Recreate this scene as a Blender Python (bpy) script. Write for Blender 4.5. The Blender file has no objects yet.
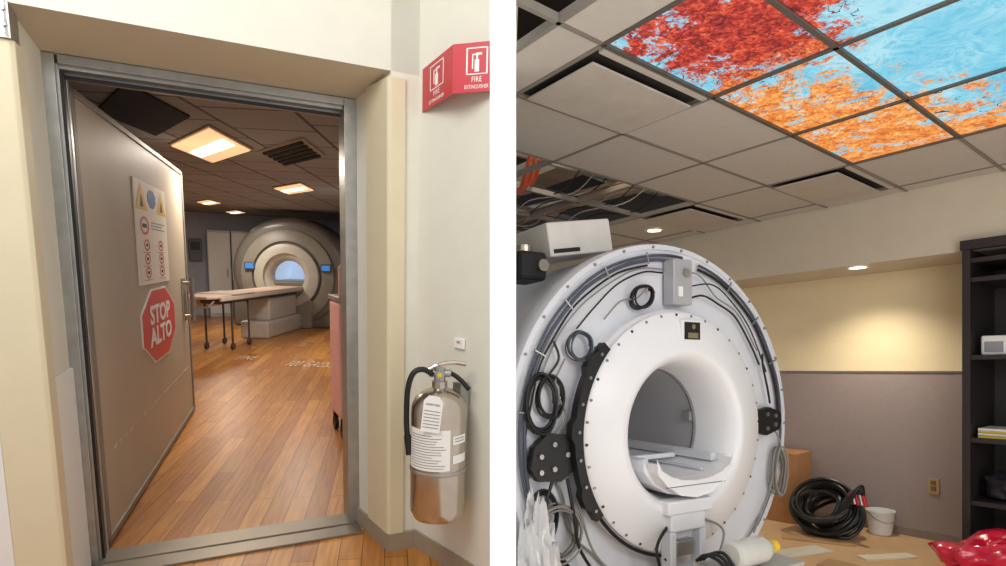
import bpy, math, random
from mathutils import Vector, Matrix, noise
random.seed(7)
scene=bpy.context.scene
EYE=1.33
COL=scene.collection

# ------------------------------------------------------------------ materials
def lin(c):
    return tuple(((x/255)/12.92 if x/255<=0.04045 else ((x/255+0.055)/1.055)**2.4) for x in c)
MATS={}
def mat(name,rgb,rough=0.6,metal=0.0,var=0.06,scale=8.0,bump=0.0,emit=0.0,trans=0.0,coat=0.0,ecol=None,bscale=12):
    if name in MATS: return MATS[name]
    m=bpy.data.materials.new(name); m.use_nodes=True
    nt=m.node_tree; b=nt.nodes['Principled BSDF']
    c=lin(rgb)
    tc=nt.nodes.new('ShaderNodeTexCoord'); n=nt.nodes.new('ShaderNodeTexNoise')
    n.inputs['Scale'].default_value=scale; n.inputs['Detail'].default_value=4
    nt.links.new(tc.outputs['Object'],n.inputs['Vector'])
    r=nt.nodes.new('ShaderNodeValToRGB')
    r.color_ramp.elements[0].position=.3; r.color_ramp.elements[1].position=.7
    r.color_ramp.elements[0].color=(*[max(0,x*(1-var)) for x in c],1)
    r.color_ramp.elements[1].color=(*[min(1,x*(1+var)) for x in c],1)
    nt.links.new(n.outputs['Fac'],r.inputs['Fac'])
    nt.links.new(r.outputs['Color'],b.inputs['Base Color'])
    b.inputs['Roughness'].default_value=rough; b.inputs['Metallic'].default_value=metal
    if coat: b.inputs['Coat Weight'].default_value=coat
    if trans: b.inputs['Transmission Weight'].default_value=trans
    if bump:
        bp=nt.nodes.new('ShaderNodeBump'); bp.inputs['Strength'].default_value=bump; bp.inputs['Distance'].default_value=.01
        n2=nt.nodes.new('ShaderNodeTexNoise'); n2.inputs['Scale'].default_value=scale*bscale; n2.inputs['Detail'].default_value=3
        nt.links.new(tc.outputs['Object'],n2.inputs['Vector'])
        nt.links.new(n2.outputs['Fac'],bp.inputs['Height']); nt.links.new(bp.outputs['Normal'],b.inputs['Normal'])
    if emit:
        b.inputs['Emission Strength'].default_value=emit
        b.inputs['Emission Color'].default_value=(*lin(ecol or rgb),1)
    MATS[name]=m; return m

def plank_mat(name,c1,c2,cm,rot,w,l,rough=.35,mortar=.004,grain=.55):
    m=bpy.data.materials.new(name); m.use_nodes=True; nt=m.node_tree; b=nt.nodes['Principled BSDF']
    tc=nt.nodes.new('ShaderNodeTexCoord'); mp=nt.nodes.new('ShaderNodeMapping'); mp.inputs['Rotation'].default_value=(0,0,rot)
    br=nt.nodes.new('ShaderNodeTexBrick'); br.inputs['Scale'].default_value=1
    br.inputs['Brick Width'].default_value=l; br.inputs['Row Height'].default_value=w
    br.inputs['Mortar Size'].default_value=mortar; br.inputs['Bias'].default_value=0
    br.offset=.37; br.offset_frequency=2
    br.inputs['Color1'].default_value=(*lin(c1),1); br.inputs['Color2'].default_value=(*lin(c2),1); br.inputs['Mortar'].default_value=(*lin(cm),1)
    nt.links.new(tc.outputs['Object'],mp.inputs['Vector']); nt.links.new(mp.outputs['Vector'],br.inputs['Vector'])
    mp2=nt.nodes.new('ShaderNodeMapping'); mp2.inputs['Scale'].default_value=(1.5,22,1)
    n=nt.nodes.new('ShaderNodeTexNoise'); n.inputs['Scale'].default_value=2.2; n.inputs['Detail'].default_value=6
    nt.links.new(mp.outputs['Vector'],mp2.inputs['Vector']); nt.links.new(mp2.outputs['Vector'],n.inputs['Vector'])
    mx=nt.nodes.new('ShaderNodeMixRGB'); mx.blend_type='MULTIPLY'; mx.inputs['Fac'].default_value=grain
    rr=nt.nodes.new('ShaderNodeValToRGB'); rr.color_ramp.elements[0].position=.3; rr.color_ramp.elements[0].color=(.5,.42,.36,1)
    rr.color_ramp.elements[1].position=.62; rr.color_ramp.elements[1].color=(1,1,1,1)
    nt.links.new(n.outputs['Fac'],rr.inputs['Fac']); nt.links.new(br.outputs['Color'],mx.inputs['Color1']); nt.links.new(rr.outputs['Color'],mx.inputs['Color2'])
    nt.links.new(mx.outputs['Color'],b.inputs['Base Color']); b.inputs['Roughness'].default_value=rough
    return m

# ------------------------------------------------------------------ mesh builder
class MB:
    def __init__(s): s.v=[]; s.f=[]; s.mi=[]; s.cur=0
    def add(s,vs,fs):
        o=len(s.v); s.v+= [Vector(v) for v in vs]
        for f in fs: s.f.append([i+o for i in f]); s.mi.append(s.cur)
        return s
    def box(s,x0,x1,y0,y1,z0,z1,M=None):
        vs=[Vector(p) for p in [(x0,y0,z0),(x1,y0,z0),(x1,y1,z0),(x0,y1,z0),(x0,y0,z1),(x1,y0,z1),(x1,y1,z1),(x0,y1,z1)]]
        if M: vs=[M@v for v in vs]
        return s.add(vs,[(0,3,2,1),(4,5,6,7),(0,1,5,4),(1,2,6,5),(2,3,7,6),(3,0,4,7)])
    def rbox(s,x0,x1,y0,y1,z0,z1,b=.01,M=None):
        b=min(b,(x1-x0)/2.2,(y1-y0)/2.2,(z1-z0)/2.2)
        def ring(i,z):
            return [(x0+i+b*0.6,y0+i,z),(x1-i-b*.6,y0+i,z),(x1-i,y0+i+b*.6,z),(x1-i,y1-i-b*.6,z),(x1-i-b*.6,y1-i,z),(x0+i+b*.6,y1-i,z),(x0+i,y1-i-b*.6,z),(x0+i,y0+i+b*.6,z)]
        R=[ring(b*.7,z0),ring(b*.2,z0+b*.3),ring(0,z0+b),ring(0,z1-b),ring(b*.2,z1-b*.3),ring(b*.7,z1)]
        vs=[Vector(p) for r in R for p in r]
        if M: vs=[M@v for v in vs]
        fs=[tuple(range(7,-1,-1)),tuple(range(40,48))]
        for k in range(5):
            for i in range(8):
                fs.append((k*8+i,k*8+(i+1)%8,(k+1)*8+(i+1)%8,(k+1)*8+i))
        return s.add(vs,fs)
    def prism(s,poly,z0,z1,M=None):
        n=len(poly); vs=[Vector((p[0],p[1],z0)) for p in poly]+[Vector((p[0],p[1],z1)) for p in poly]
        if M: vs=[M@v for v in vs]
        fs=[tuple(range(n-1,-1,-1)),tuple(range(n,2*n))]+[(i,(i+1)%n,n+(i+1)%n,n+i) for i in range(n)]
        return s.add(vs,fs)
    def lathe(s,prof,seg=48,M=None,a0=0,a1=2*math.pi,closed=False):
        full=abs(a1-a0-2*math.pi)<1e-6
        n=seg if full else seg+1
        vs=[]
        for k in range(n):
            a=a0+(a1-a0)*k/seg
            for r,h in prof: vs.append(Vector((r*math.cos(a),r*math.sin(a),h)))
        if M: vs=[M@v for v in vs]
        m=len(prof); fs=[]
        for k in range(seg):
            k2=(k+1)%n
            for i in range(m if closed else m-1):
                j=(i+1)%m
                fs.append((k*m+i,k2*m+i,k2*m+j,k*m+j))
        return s.add(vs,fs)
    def tube(s,pts,r,seg=8,closed=False):
        pts=[Vector(p) for p in pts]; n=len(pts); vs=[]; fs=[]
        T=[]
        for i in range(n):
            if closed: t=pts[(i+1)%n]-pts[i-1]
            else: t=pts[min(i+1,n-1)]-pts[max(i-1,0)]
            T.append(t.normalized() if t.length>1e-9 else Vector((0,0,1)))
        u=T[0].orthogonal().normalized()
        for i in range(n):
            u=(u-T[i]*u.dot(T[i])); u=u.normalized() if u.length>1e-6 else T[i].orthogonal().normalized()
            w=T[i].cross(u)
            for k in range(seg):
                a=2*math.pi*k/seg; vs.append(pts[i]+(u*math.cos(a)+w*math.sin(a))*r)
        for i in range(n if closed else n-1):
            j=(i+1)%n
            for k in range(seg):
                k2=(k+1)%seg; fs.append((i*seg+k,i*seg+k2,j*seg+k2,j*seg+k))
        if not closed:
            fs.append(tuple(range(seg-1,-1,-1))); fs.append(tuple((n-1)*seg+k for k in range(seg)))
        return s.add(vs,fs)
    def cyl(s,p,q,r,seg=20,r2=None):
        p=Vector(p);q=Vector(q);d=(q-p); L=d.length; z=d.normalized(); x=z.orthogonal().normalized(); y=z.cross(x)
        M=Matrix.Translation(p)@Matrix((x,y,z)).transposed().to_4x4()
        r2=r if r2 is None else r2
        vs=[M@Vector((r*math.cos(2*math.pi*k/seg),r*math.sin(2*math.pi*k/seg),0)) for k in range(seg)]+[M@Vector((r2*math.cos(2*math.pi*k/seg),r2*math.sin(2*math.pi*k/seg),L)) for k in range(seg)]
        fs=[tuple(range(seg-1,-1,-1)),tuple(range(seg,2*seg))]+[(k,(k+1)%seg,seg+(k+1)%seg,seg+k) for k in range(seg)]
        return s.add(vs,fs)
    def text(s,body,size,M,ext=.001,align='CENTER',sx=1.0,bold=0,sp=1.0):
        cu=bpy.data.curves.new('t','FONT'); cu.body=body; cu.size=size; cu.extrude=ext; cu.offset=bold; cu.align_x=align; cu.align_y='CENTER'; cu.resolution_u=3; cu.space_character=sp
        ob=bpy.data.objects.new('t',cu); COL.objects.link(ob)
        dg=bpy.context.evaluated_depsgraph_get(); me=bpy.data.meshes.new_from_object(ob.evaluated_get(dg))
        vs=[M@Vector((v.co.x*sx,v.co.y,v.co.z)) for v in me.vertices]; fs=[tuple(p.vertices) for p in me.polygons]
        s.add(vs,fs); bpy.data.objects.remove(ob); bpy.data.curves.remove(cu); bpy.data.meshes.remove(me); return s

def spline(P,n=8):
    P=[Vector(p) for p in P]; Q=[2*P[0]-P[1]]+P+[2*P[-1]-P[-2]]; out=[]
    for i in range(1,len(Q)-2):
        for k in range(n):
            t=k/n; a,b,c,d=Q[i-1],Q[i],Q[i+1],Q[i+2]
            out.append(.5*((2*b)+(c-a)*t+(2*a-5*b+4*c-d)*t*t+(3*b-a-3*c+d)*t*t*t))
    out.append(P[-1]); return out
WORLD={}
def put(name,mb,mats,frame,parent=None,label=None,cat=None,kind=None,group=None,smooth=False,bevel=0,angle=40):
    if not isinstance(mats,(list,tuple)): mats=[mats]
    lo=Vector([min(v[i] for v in mb.v) for i in range(3)]); hi=Vector([max(v[i] for v in mb.v) for i in range(3)])
    o=Vector(((lo.x+hi.x)/2,(lo.y+hi.y)/2,lo.z))
    me=bpy.data.meshes.new(name); me.from_pydata([v-o for v in mb.v],[],mb.f)
    for m in mats: me.materials.append(m)
    for p,i in zip(me.polygons,mb.mi): p.material_index=i
    me.validate(); me.update()
    if smooth:
        for p in me.polygons: p.use_smooth=True
        try: me.set_sharp_from_angle(angle=math.radians(angle))
        except Exception: pass
    ob=bpy.data.objects.new(name,me); COL.objects.link(ob)
    W=frame@Matrix.Translation(o)
    if parent is not None:
        ob.parent=parent; ob.matrix_parent_inverse=WORLD[parent.name].inverted()
    ob.matrix_basis=W; WORLD[ob.name]=W
    if bevel:
        bm=ob.modifiers.new('b','BEVEL'); bm.width=bevel; bm.segments=2; bm.limit_method='ANGLE'
    if label: ob['label']=label
    if cat: ob['category']=cat
    if kind: ob['kind']=kind
    if group: ob['group']=group
    return ob
def root(name,frame,pos,label,cat,group=None):
    e=bpy.data.objects.new(name,None); COL.objects.link(e); e.empty_display_size=.1
    W=frame@Matrix.Translation(Vector(pos)); e.matrix_basis=W; WORLD[e.name]=W
    e['label']=label; e['category']=cat
    if group: e['group']=group
    return e

# ------------------------------------------------------------------ frames
up=Vector((.0344,-.1747,.9840)).normalized(); e1=Vector((.8929,.4476,.0483)); e1=(e1-up*e1.dot(up)).normalized(); e2=up.cross(e1)
FL=Matrix.Translation(Vector((-1.899,2.792,EYE-.898)))@Matrix((e1,e2,up)).transposed().to_4x4()   # door side room
bx=Vector((.613,-.790,0)).normalized(); ax=Vector((-bx.y,bx.x,0))
FR=Matrix((bx,ax,Vector((0,0,1)))).transposed().to_4x4()                                             # scanner refit room
FM=Matrix.Translation(Vector((.840,3.08,1.02)))@Matrix.Rotation(math.radians(29.5),4,'Z')            # magnet
I4=Matrix.Identity(4)
RX=Matrix.Rotation(math.radians(90),4,'X')     # z -> -y

# ------------------------------------------------------------------ camera
cd=bpy.data.cameras.new('camera'); cam=bpy.data.objects.new('camera',cd); COL.objects.link(cam); scene.camera=cam
cam.location=(0,0,EYE); cam.rotation_euler=(math.radians(90),0,0)
cd.sensor_width=36; cd.lens=600/1006*36; cd.shift_y=87/1006; cd.clip_start=.05
scene.view_settings.view_transform='Standard'; scene.view_settings.look='None'

# ------------------------------------------------------------------ shared mats
m_cream=mat('painted_wall_cream',(224,222,208),.75,bump=.12,var=.02)
m_beige=mat('painted_reveal_beige',(206,196,172),.7,bump=.1,var=.02)
m_white=mat('glowing_white',(250,250,250),.6,var=.005,emit=.35)  # emission lifts this white beyond plain paint
m_guard=mat('vinyl_guard_cream',(220,209,178),.5,var=.02)
m_base=mat('rubber_baseboard',(158,144,124),.6)
m_galv=mat('galvanised_steel',(172,172,168),.35,.75,var=.12,scale=14)
m_edge=mat('door_edge_metal',(142,136,126),.5,.4,var=.06)
m_steel=mat('brushed_steel',(190,182,170),.22,.95,var=.08)
m_black=mat('black_rubber',(22,22,24),.45)
m_dark=mat('slat_and_shade_dark',(16,15,15),.9)  # near-black for vent slats and for painted shade in ceiling gaps
m_red=mat('sign_red',(190,30,46),.4,var=.02)
m_signw=mat('sign_white',(240,240,236),.5,var=.02)
m_paper=mat('poster_cream',(236,230,214),.5,var=.02)
m_yel=mat('sign_yellow',(230,190,40),.5)
m_leaf=mat('door_paint_taupe',(184,171,150),.5,var=.04,scale=3)
m_wood=plank_mat('wood_plank_floor',(218,154,80),(180,116,54),(130,80,38),math.radians(-74),.11,1.3,mortar=.0025,grain=.6)
m_wainw=mat('wainscot_white',(234,234,230),.6,var=.01)

# ================================================================== LEFT: corridor + scanner room seen through the door
w=MB(); w.prism([(-3,-.4),(-.05,-.4),(-.02,0.0),(-.02,.1),(-3,.1)],-.1,3.3)
put('wall_left',w,m_cream,FL,kind='structure')
w=MB(); w.prism([(1.22,.1),(1.22,0),(1.29,-.4),(1.42,-.4),(1.584,-1.0),(1.61,-.97),(1.46,-.37),(1.46,.1)],-.1,3.3)
put('wall_right',w,m_cream,FL,kind='structure')
w=MB(); w.prism([(-3,-.4),(1.42,-.4),(1.42,.1),(-3,.1)],2.25,3.3)
put('wall_header',w,m_cream,FL,kind='structure')
w=MB(); w.add([(-.05,-.4,2.249),(1.29,-.4,2.249),(1.22,0,2.2),(-.02,0,2.2),(-.02,.1,2.2),(1.22,.1,2.2),(-.05,-.4,2.26),(1.29,-.4,2.26),(1.22,.1,2.26),(-.02,.1,2.26)],
 [(0,1,2,3),(3,2,5,4),(6,7,8,9)])
put('ceiling_recess',w,m_beige,FL,kind='structure')
w=MB(); w.prism([(-.19,-.413),(-.045,-.413),(-.030,-.40),(-.024,-.31),(-.035,-.31),(-.055,-.40),(-.19,-.40)],.0,2.13)
put('trim_1',w,m_guard,FL,kind='structure',bevel=.004)
w=MB(); w.prism([(1.355,-.413),(1.285,-.413),(1.272,-.40),(1.235,-.17),(1.25,-.17),(1.29,-.40),(1.355,-.40)],.0,2.225)
put('trim_2',w,m_guard,FL,kind='structure',bevel=.004)
w=MB(); w.box(-.13,-.04,-.425,-.412,2.13,2.25); w.box(-.05,-.035,-.425,-.30,2.13,2.25)
for k in range(3): w.cyl((-.11+k*.03,-.425,2.17),(-.11+k*.03,-.432,2.17),.006,8); w.cyl((-.11+k*.03,-.425,2.22),(-.11+k*.03,-.432,2.22),.006,8)
put('trim_3',w,m_galv,FL,kind='structure')
w=MB(); w.prism([(-.042,-.30),(-.036,-.30),(-.008,-.035),(-.02,-.035)],0.0,.93); put('trim_4',w,m_wainw,FL,kind='structure')
w=MB(); w.box(-.7,-.19,-.412,-.401,0,.93); put('trim_9',w,m_wainw,FL,kind='structure')
w=MB(); w.prism([(1.222,-.005),(1.29,-.403),(1.42,-.405),(1.584,-1.005),(1.575,-1.005),(1.412,-.42),(1.275,-.42),(1.208,-.005)],0,.09)
put('baseboard_right',w,m_base,FL,kind='structure')
w=MB()
for a in [(-.055,.02,-.03,-.005,0,2.2),(.0,.03,-.005,.1,0,2.17),(-.02,.045,.06,.1,0,2.17),(1.165,1.225,-.03,-.005,0,2.2),(1.165,1.185,-.005,.1,0,2.17),(.03,1.165,-.03,-.005,2.165,2.2),(.03,1.165,-.005,.1,2.15,2.168),(.02,1.2,.06,.1,2.13,2.168)]:
    w.box(*a)
fr=put('door_1',w,m_galv,FL,kind='structure',bevel=.002)
w=MB(); w.box(.03,.042,.0,.055,.01,2.14); w.box(.042,1.16,.045,.055,2.125,2.14)
put('trim_5',w,m_black,FL,kind='structure')
w=MB(); w.box(-.02,1.21,-.17,-.05,0,.012); w.box(.0,1.2,-.05,.09,.0,.018)
put('trim_6',w,mat('threshold_metal',(140,132,120),.4,.7),FL,kind='structure',bevel=.003)
w=MB(); w.prism([(-3,-2.2),(1.9,-2.2),(1.585,-.99),(1.44,-.38),(1.44,.1),(3.7,11.5),(3.7,12.6),(-1.2,12.6),(-1.2,.1),(-3,.1)],-.05,0)
put('floor',w,m_wood,FL,kind='structure')
m_rw=mat('scanner_room_wall',(184,190,202),.8)
w=MB(); w.box(-1.3,4.2,12.6,12.7,0,2.5); put('wall_back',w,m_rw,FL,kind='structure')
w=MB(); w.box(-1.3,-1.2,.1,12.6,0,2.5); put('wall_west',w,m_rw,FL,kind='structure')
w=MB(); w.prism([(1.46,.1),(3.9,12.6),(3.95,12.6),(1.51,.1)],0,2.5); put('wall_east',w,m_rw,FL,kind='structure')
m_ct=plank_mat('grey_ceiling_tile',(156,152,146),(147,143,137),(80,76,72),math.radians(-67),.62,.62,.9,.014,grain=.0)
w=MB(); w.prism([(-1.3,.1),(1.5,.1),(3.95,12.7),(-1.3,12.7)],2.35,2.42); put('ceiling',w,m_ct,FL,kind='structure')
m_lf=mat('lamp_frame',(150,130,105),.5); m_le=mat('lamp_diffuser_warm',(255,232,190),.4,emit=.8,ecol=(255,200,146))
m_le2=mat('lamp_diffuser_bright',(255,240,215),.4,emit=2.6,ecol=(255,236,205))
def para(c,u,v,a,b,z0,z1,mb):
    P=[(c[0]+sx*a*u[0]+sy*b*v[0],c[1]+sx*a*u[1]+sy*b*v[1]) for sx,sy in [(-1,-1),(1,-1),(1,1),(-1,1)]]
    mb.prism(P,z0,z1)
U=(.365,.87);V=(-.295,1.10)
for (cx,cy,k) in [(.65,2.85,1),(1.72,5.7,.8),(.74,9.2,.62),(1.3,11.5,.62)]:
    r=root('ceiling_lamp',FL,(cx,cy,2.35),'square recessed ceiling lamp glowing warm white in the tile ceiling','ceiling light',group='ceiling lamps in the scanner room')
    f=MB(); para((cx,cy),U,V,.5*k,.5*k,2.335,2.349,f); put('lamp_frame',f,m_lf,FL,parent=r)
    f=MB(); para((cx,cy),U,V,.46*k,.46*k,2.325,2.335,f); put('lamp_diffuser',f,m_le,FL,parent=r)
    f=MB(); para((cx,cy),U,V,.13*k,.40*k,2.317,2.325,f); put('lamp_reflector',f,m_le2,FL,parent=r)
m_vent=mat('vent_metal',(150,140,124),.5)
r=root('ceiling_vent',FL,(1.31,2.6,2.35),'square slatted air vent in the tile ceiling','vent')
f=MB(); para((1.3,2.75),U,V,.42,.42,2.335,2.349,f); put('vent_frame',f,m_vent,FL,parent=r)
for k in range(5):
    f=MB(); c=(1.3+(-.32+.16*k)*U[0],2.75+(-.32+.16*k)*U[1]); para(c,U,V,.045,.36,2.322,2.335,f)
    put('vent_slat',f,m_dark,FL,parent=r)
f=MB(); para((.22,1.75),U,V,.42,.42,2.335,2.349,f)
put('ceiling_shade_panel',f,m_dark,FL,label='dark panel painting the shade of a missing ceiling tile',cat='ceiling opening')  # flat dark panel painting the shade of an open ceiling cell

# ---- door leaf
ang=math.atan2(2.80,.37)
DL=FL@Matrix.Translation(Vector((.045,.13,0)))@Matrix.Rotation(ang,4,'Z')
r=root('shielded_door',DL,(0,0,.01),'heavy taupe shielded door standing open with steel edging','door')
w=MB(); w.box(.02,2.80,.01,.07,.03,2.1); put('leaf',w,m_leaf,DL,parent=r)
w=MB()
for a in [(0,.05,.0,.075,.02,2.12),(2.78,2.83,.0,.075,.02,2.12),(.0,2.83,.0,.075,.015,.05),(.0,2.83,.0,.075,2.09,2.12),(-.02,0.0,.01,.03,.02,2.12)]: w.box(*a)
put('edge_trim',w,m_edge,DL,parent=r,bevel=.003)
w=MB(); w.box(2.50,2.64,-.006,.012,.86,1.22); w.cyl((2.57,-.005,1.18),(2.57,-.06,1.18),.014,12); w.cyl((2.57,-.005,.90),(2.57,-.06,.90),.014,12); w.tube([(2.57,-.06,1.22),(2.57,-.062,1.04),(2.57,-.06,.86)],.018)
put('handle',w,m_steel,DL,parent=r)
m_scuff=mat('scuff_pale',(200,190,174),.6)
w=MB()
for k in range(22):
    x=.25+k*.11; w.box(x,x+random.uniform(.02,.10),.008,.0101,.44+random.uniform(-.015,.015),.446+random.uniform(0,.003))
o=put('scuff_mark',w,m_scuff,DL,parent=r); o['kind']='stuff'
def TM(x,z,y=0.006): return Matrix.Translation(Vector((x,y,z)))@RX
m_stop=mat('stop_sign_red',(216,64,46),.4,var=.03)
r2=root('stop_sign',DL,(1.56,0,.7),'red octagonal stop sign reading STOP ALTO on the door','sign')
def octo(cx,cz,rx,rz,y0,y1,mb):
    P=[(cx+rx*math.cos(math.radians(22.5+45*k))/math.cos(math.radians(22.5)),cz+rz*math.sin(math.radians(22.5+45*k))/math.cos(math.radians(22.5))) for k in range(8)]
    mb.add([Vector((p[0],y0,p[1])) for p in P]+[Vector((p[0],y1,p[1])) for p in P],[tuple(range(8)),tuple(range(15,7,-1))]+[(i,(i+1)%8,8+(i+1)%8,8+i) for i in range(8)])
w=MB(); octo(1.56,.945,.56,.245,.004,.010,w); put('sign_border',w,m_signw,DL,parent=r2)
w=MB(); octo(1.56,.945,.535,.234,.001,.004,w); put('sign_face',w,m_stop,DL,parent=r2)
for k,(t,z) in enumerate((('STOP',1.015),('ALTO',.872))):
    w=MB(); w.text(t,.165,TM(1.56,z,-.001),sx=1.7,bold=.005); put('lettering',w,m_signw,DL,parent=r2)
r3=root('safety_poster',DL,(1.5,0,1.22),'cream magnet safety notice with yellow warning symbols taped on the door','poster')
m_blk2=mat('ink_black',(30,30,34),.6); m_blue=mat('ink_blue',(40,80,160),.5); m_line=mat('ink_light_grey',(130,130,130),.6)
w=MB(); w.box(1.02,1.98,.002,.009,1.225,1.87); put('sheet',w,m_paper,DL,parent=r3)
for cx in (1.20,1.81):
    w=MB(); w.add([(cx-.17,.0005,1.69),(cx+.17,.0005,1.69),(cx,.0005,1.855)],[(0,1,2)]); put('warning_triangle',w,m_yel,DL,parent=r3)
    w=MB(); w.add([(cx-.045,-.0005,1.71),(cx+.045,-.0005,1.71),(cx,-.0005,1.79)],[(0,1,2)]); put('warning_glyph',w,m_blk2,DL,parent=r3)
w=MB(); octo(1.505,1.775,.12,.058,.0,.002,w); put('blue_symbol',w,m_blue,DL,parent=r3)
w=MB()
for q in range(3): w.box(1.45,1.90-.1*(q%2),.0008,.0018,1.62-.020*q,1.626-.020*q)
o=put('text_lines',w,m_line,DL,parent=r3); o['kind']='stuff'
S22=Matrix.Scale(2.2,4,Vector((1,0,0)))
for i in range(3):
    for j in range(2):
        cx=1.28+.44*j; cz=1.475-.088*i
        w=MB(); w.lathe([(.037,0),(.026,0)],18,M=Matrix.Translation(Vector((cx,.001,cz)))@S22@RX); put('prohibition_symbol',w,m_stop,DL,parent=r3)
        w=MB(); w.box(cx-.025,cx+.025,.0008,.0018,cz-.009,cz+.009); put('prohibition_glyph',w,m_blk2,DL,parent=r3)
        w=MB(); w.box(cx-.12,cx+.10,.0008,.0018,cz-.048,cz-.0445); put('caption_line',w,m_line,DL,parent=r3)
w=MB(); w.lathe([(.058,0),(.042,0)],20,M=Matrix.Translation(Vector((1.25,.001,1.595)))@S22@RX); put('prohibition_symbol',w,m_stop,DL,parent=r3)
w=MB(); w.box(1.19,1.31,.0008,.0018,1.583,1.607); put('prohibition_glyph',w,m_blk2,DL,parent=r3)

# ---- gantry at far end
gn=Vector((-.447,-.894,0)); GX=Vector((.894,-.447,0))
FG=FL@Matrix.Translation(Vector((2.18,9.75,0)))@Matrix((GX,-gn,Vector((0,0,1)))).transposed().to_4x4()
m_g1=mat('gantry_shell_taupe',(112,107,98),.45,coat=.2); m_g2=mat('gantry_face_grey_beige',(144,138,124),.4); m_g3=mat('gantry_bore_glow',(215,226,236),.35,emit=.35,ecol=(200,222,250)); m_g4=mat('gantry_ring_pale',(194,188,174),.4); m_g5=mat('gantry_groove',(90,84,74),.5)
m_scr=mat('screen_blue',(60,120,190),.3,emit=.7)
r=root('mri_scanner',FG,(0,0,0),'taupe and grey-beige donut-shaped scanner with stepped concentric rings','medical scanner')
def LM(x,y,z): return Matrix.Translation(Vector((x,y,z)))@RX
SXG=Matrix.Scale(1.07,4,Vector((1,0,0)))
w=MB(); w.lathe([(.33,-.9),(1.04,-.9),(1.10,-.8),(1.12,-.3),(1.10,-.05),(1.04,.04),(.98,.06),(.86,.05),(.84,.05)],64,M=SXG@LM(0,0,1.1))
put('shell',w,m_g1,FG,parent=r,smooth=True)
w=MB(); w.rbox(-1.18,1.18,-.02,.85,0,.95,.06); put('lower_housing',w,m_g1,FG,parent=r)
w=MB(); w.lathe([(.94,.03),(.93,.08),(.88,.10),(.70,.12),(.69,.08)],64,M=LM(-.04,0,1.03))
put('outer_ring',w,m_g2,FG,parent=r,smooth=True)
w=MB(); w.lathe([(.69,.085),(.65,.085)],64,M=LM(-.04,0,1.03)); put('ring_groove',w,m_g5,FG,parent=r)
w=MB(); w.lathe([(.65,.08),(.64,.15),(.58,.17),(.46,.17),(.45,.12)],64,M=LM(-.04,0,1.03))
put('middle_ring',w,m_g4,FG,parent=r,smooth=True)
w=MB(); w.lathe([(.45,.12),(.40,.10),(.34,.05),(.32,0),(.31,-.1)],64,M=LM(-.04,0,1.03))
put('front_ring',w,m_g4,FG,parent=r,smooth=True)
w=MB(); w.lathe([(.315,-.05),(.30,-.9),(.0,-.9)],48,M=LM(-.04,0,1.03)); put('bore',w,m_g3,FG,parent=r,smooth=True)  # bore lighting painted as emission over the whole tube
w=MB(); w.rbox(-.45,.45,-.16,.1,0,.58,.04); put('base_cover',w,m_g2,FG,parent=r)
for sx in (-1,1):
    w=MB(); w.rbox(sx*.76-.11,sx*.76+.11,-.17,-.11,1.14,1.30,.02); put('control_panel',w,mat('panel_grey',(90,92,98),.4),FG,parent=r)
    w=MB(); w.box(sx*.76-.08,sx*.76+.08,-.178,-.168,1.17,1.27); put('control_screen',w,m_scr,FG,parent=r)
r=root('patient_table',FG,(0,-1.2,0),'long cream patient couch with pinkish-tan pad reaching from the scanner bore','patient table')
m_pad=mat('couch_pad_pinkish',(214,182,162),.6); m_cb=mat('couch_body',(196,190,180),.5); m_cd=mat('couch_frame_dark',(74,68,64),.5)
w=MB(); w.prism([(-.26,-3.8),(-.2,-3.95),(.2,-3.95),(.26,-3.8),(.26,.3),(-.26,.3)],.80,.84); put('table_top',w,m_pad,FG,parent=r,bevel=.012)
for sx in (-1,1):
    w=MB(); w.rbox(sx*.27-.015,sx*.27+.015,-3.7,-.2,.76,.815,.01); put('side_rail',w,m_cb,FG,parent=r)
w=MB(); w.rbox(-.18,.18,-3.4,-.2,.70,.78,.03); put('under_frame',w,m_cd,FG,parent=r)
w=MB(); w.prism([(-.285,-3.3),(-.285,-2.5),(-.275,-2.5),(-.275,-3.3)],.62,.845); w.prism([(-.28,-3.3),(.28,-3.3),(.28,-2.5),(-.28,-2.5)],.842,.850); put('draped_sheet',w,mat('sheet_pale',(226,206,192),.8),FG,parent=r)
w=MB(); w.rbox(-.24,.24,-1.9,-.17,.0,.3,.04); w.rbox(-.2,.2,-1.7,-.3,.3,.70,.04); put('pedestal',w,m_cb,FG,parent=r)
for k in range(4):
    x=(-.2,.2)[k%2]; y=(-3.2,-2.6)[k//2]
    w=MB(); w.cyl((x,y,.72),(x,y,.09),.016,10); w.cyl((x-.02,y,.05),(x+.02,y,.05),.05,14); put('leg',w,m_cd,FG,parent=r)
w=MB(); w.tube([(-.22,-3.8,.77),(-.22,-3.95,.70),(0,-4.0,.68),(.22,-3.95,.70),(.22,-3.8,.77)],.016); put('push_handle',w,m_galv,FG,parent=r)
m_fl=mat('floor_marking_white',(232,216,190),.6)
RZ=lambda d: Matrix.Rotation(math.radians(d),4,'Z')
w=MB(); w.text('100 GAUSS',.12,Matrix.Translation(Vector((1.80,5.15,.006)))@RZ(-27)@Matrix.Scale(5.0,4,Vector((0,1,0))),ext=.0005,sx=1.0,bold=-.0006,sp=1.12)
put('floor_lettering',w,m_fl,FL,label='faint white floor lettering reading 100 GAUSS on the wood floor',cat='floor marking')
w=MB(); w.text('LINE',.10,Matrix.Translation(Vector((1.05,5.9,.006)))@RZ(-22)@Matrix.Scale(4.5,4,Vector((0,1,0))),ext=.0005,sx=1.2,bold=-.0006,sp=1.15)
put('floor_lettering',w,m_fl,FL,label='faint white floor lettering reading LINE on the wood floor',cat='floor marking')
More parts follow.
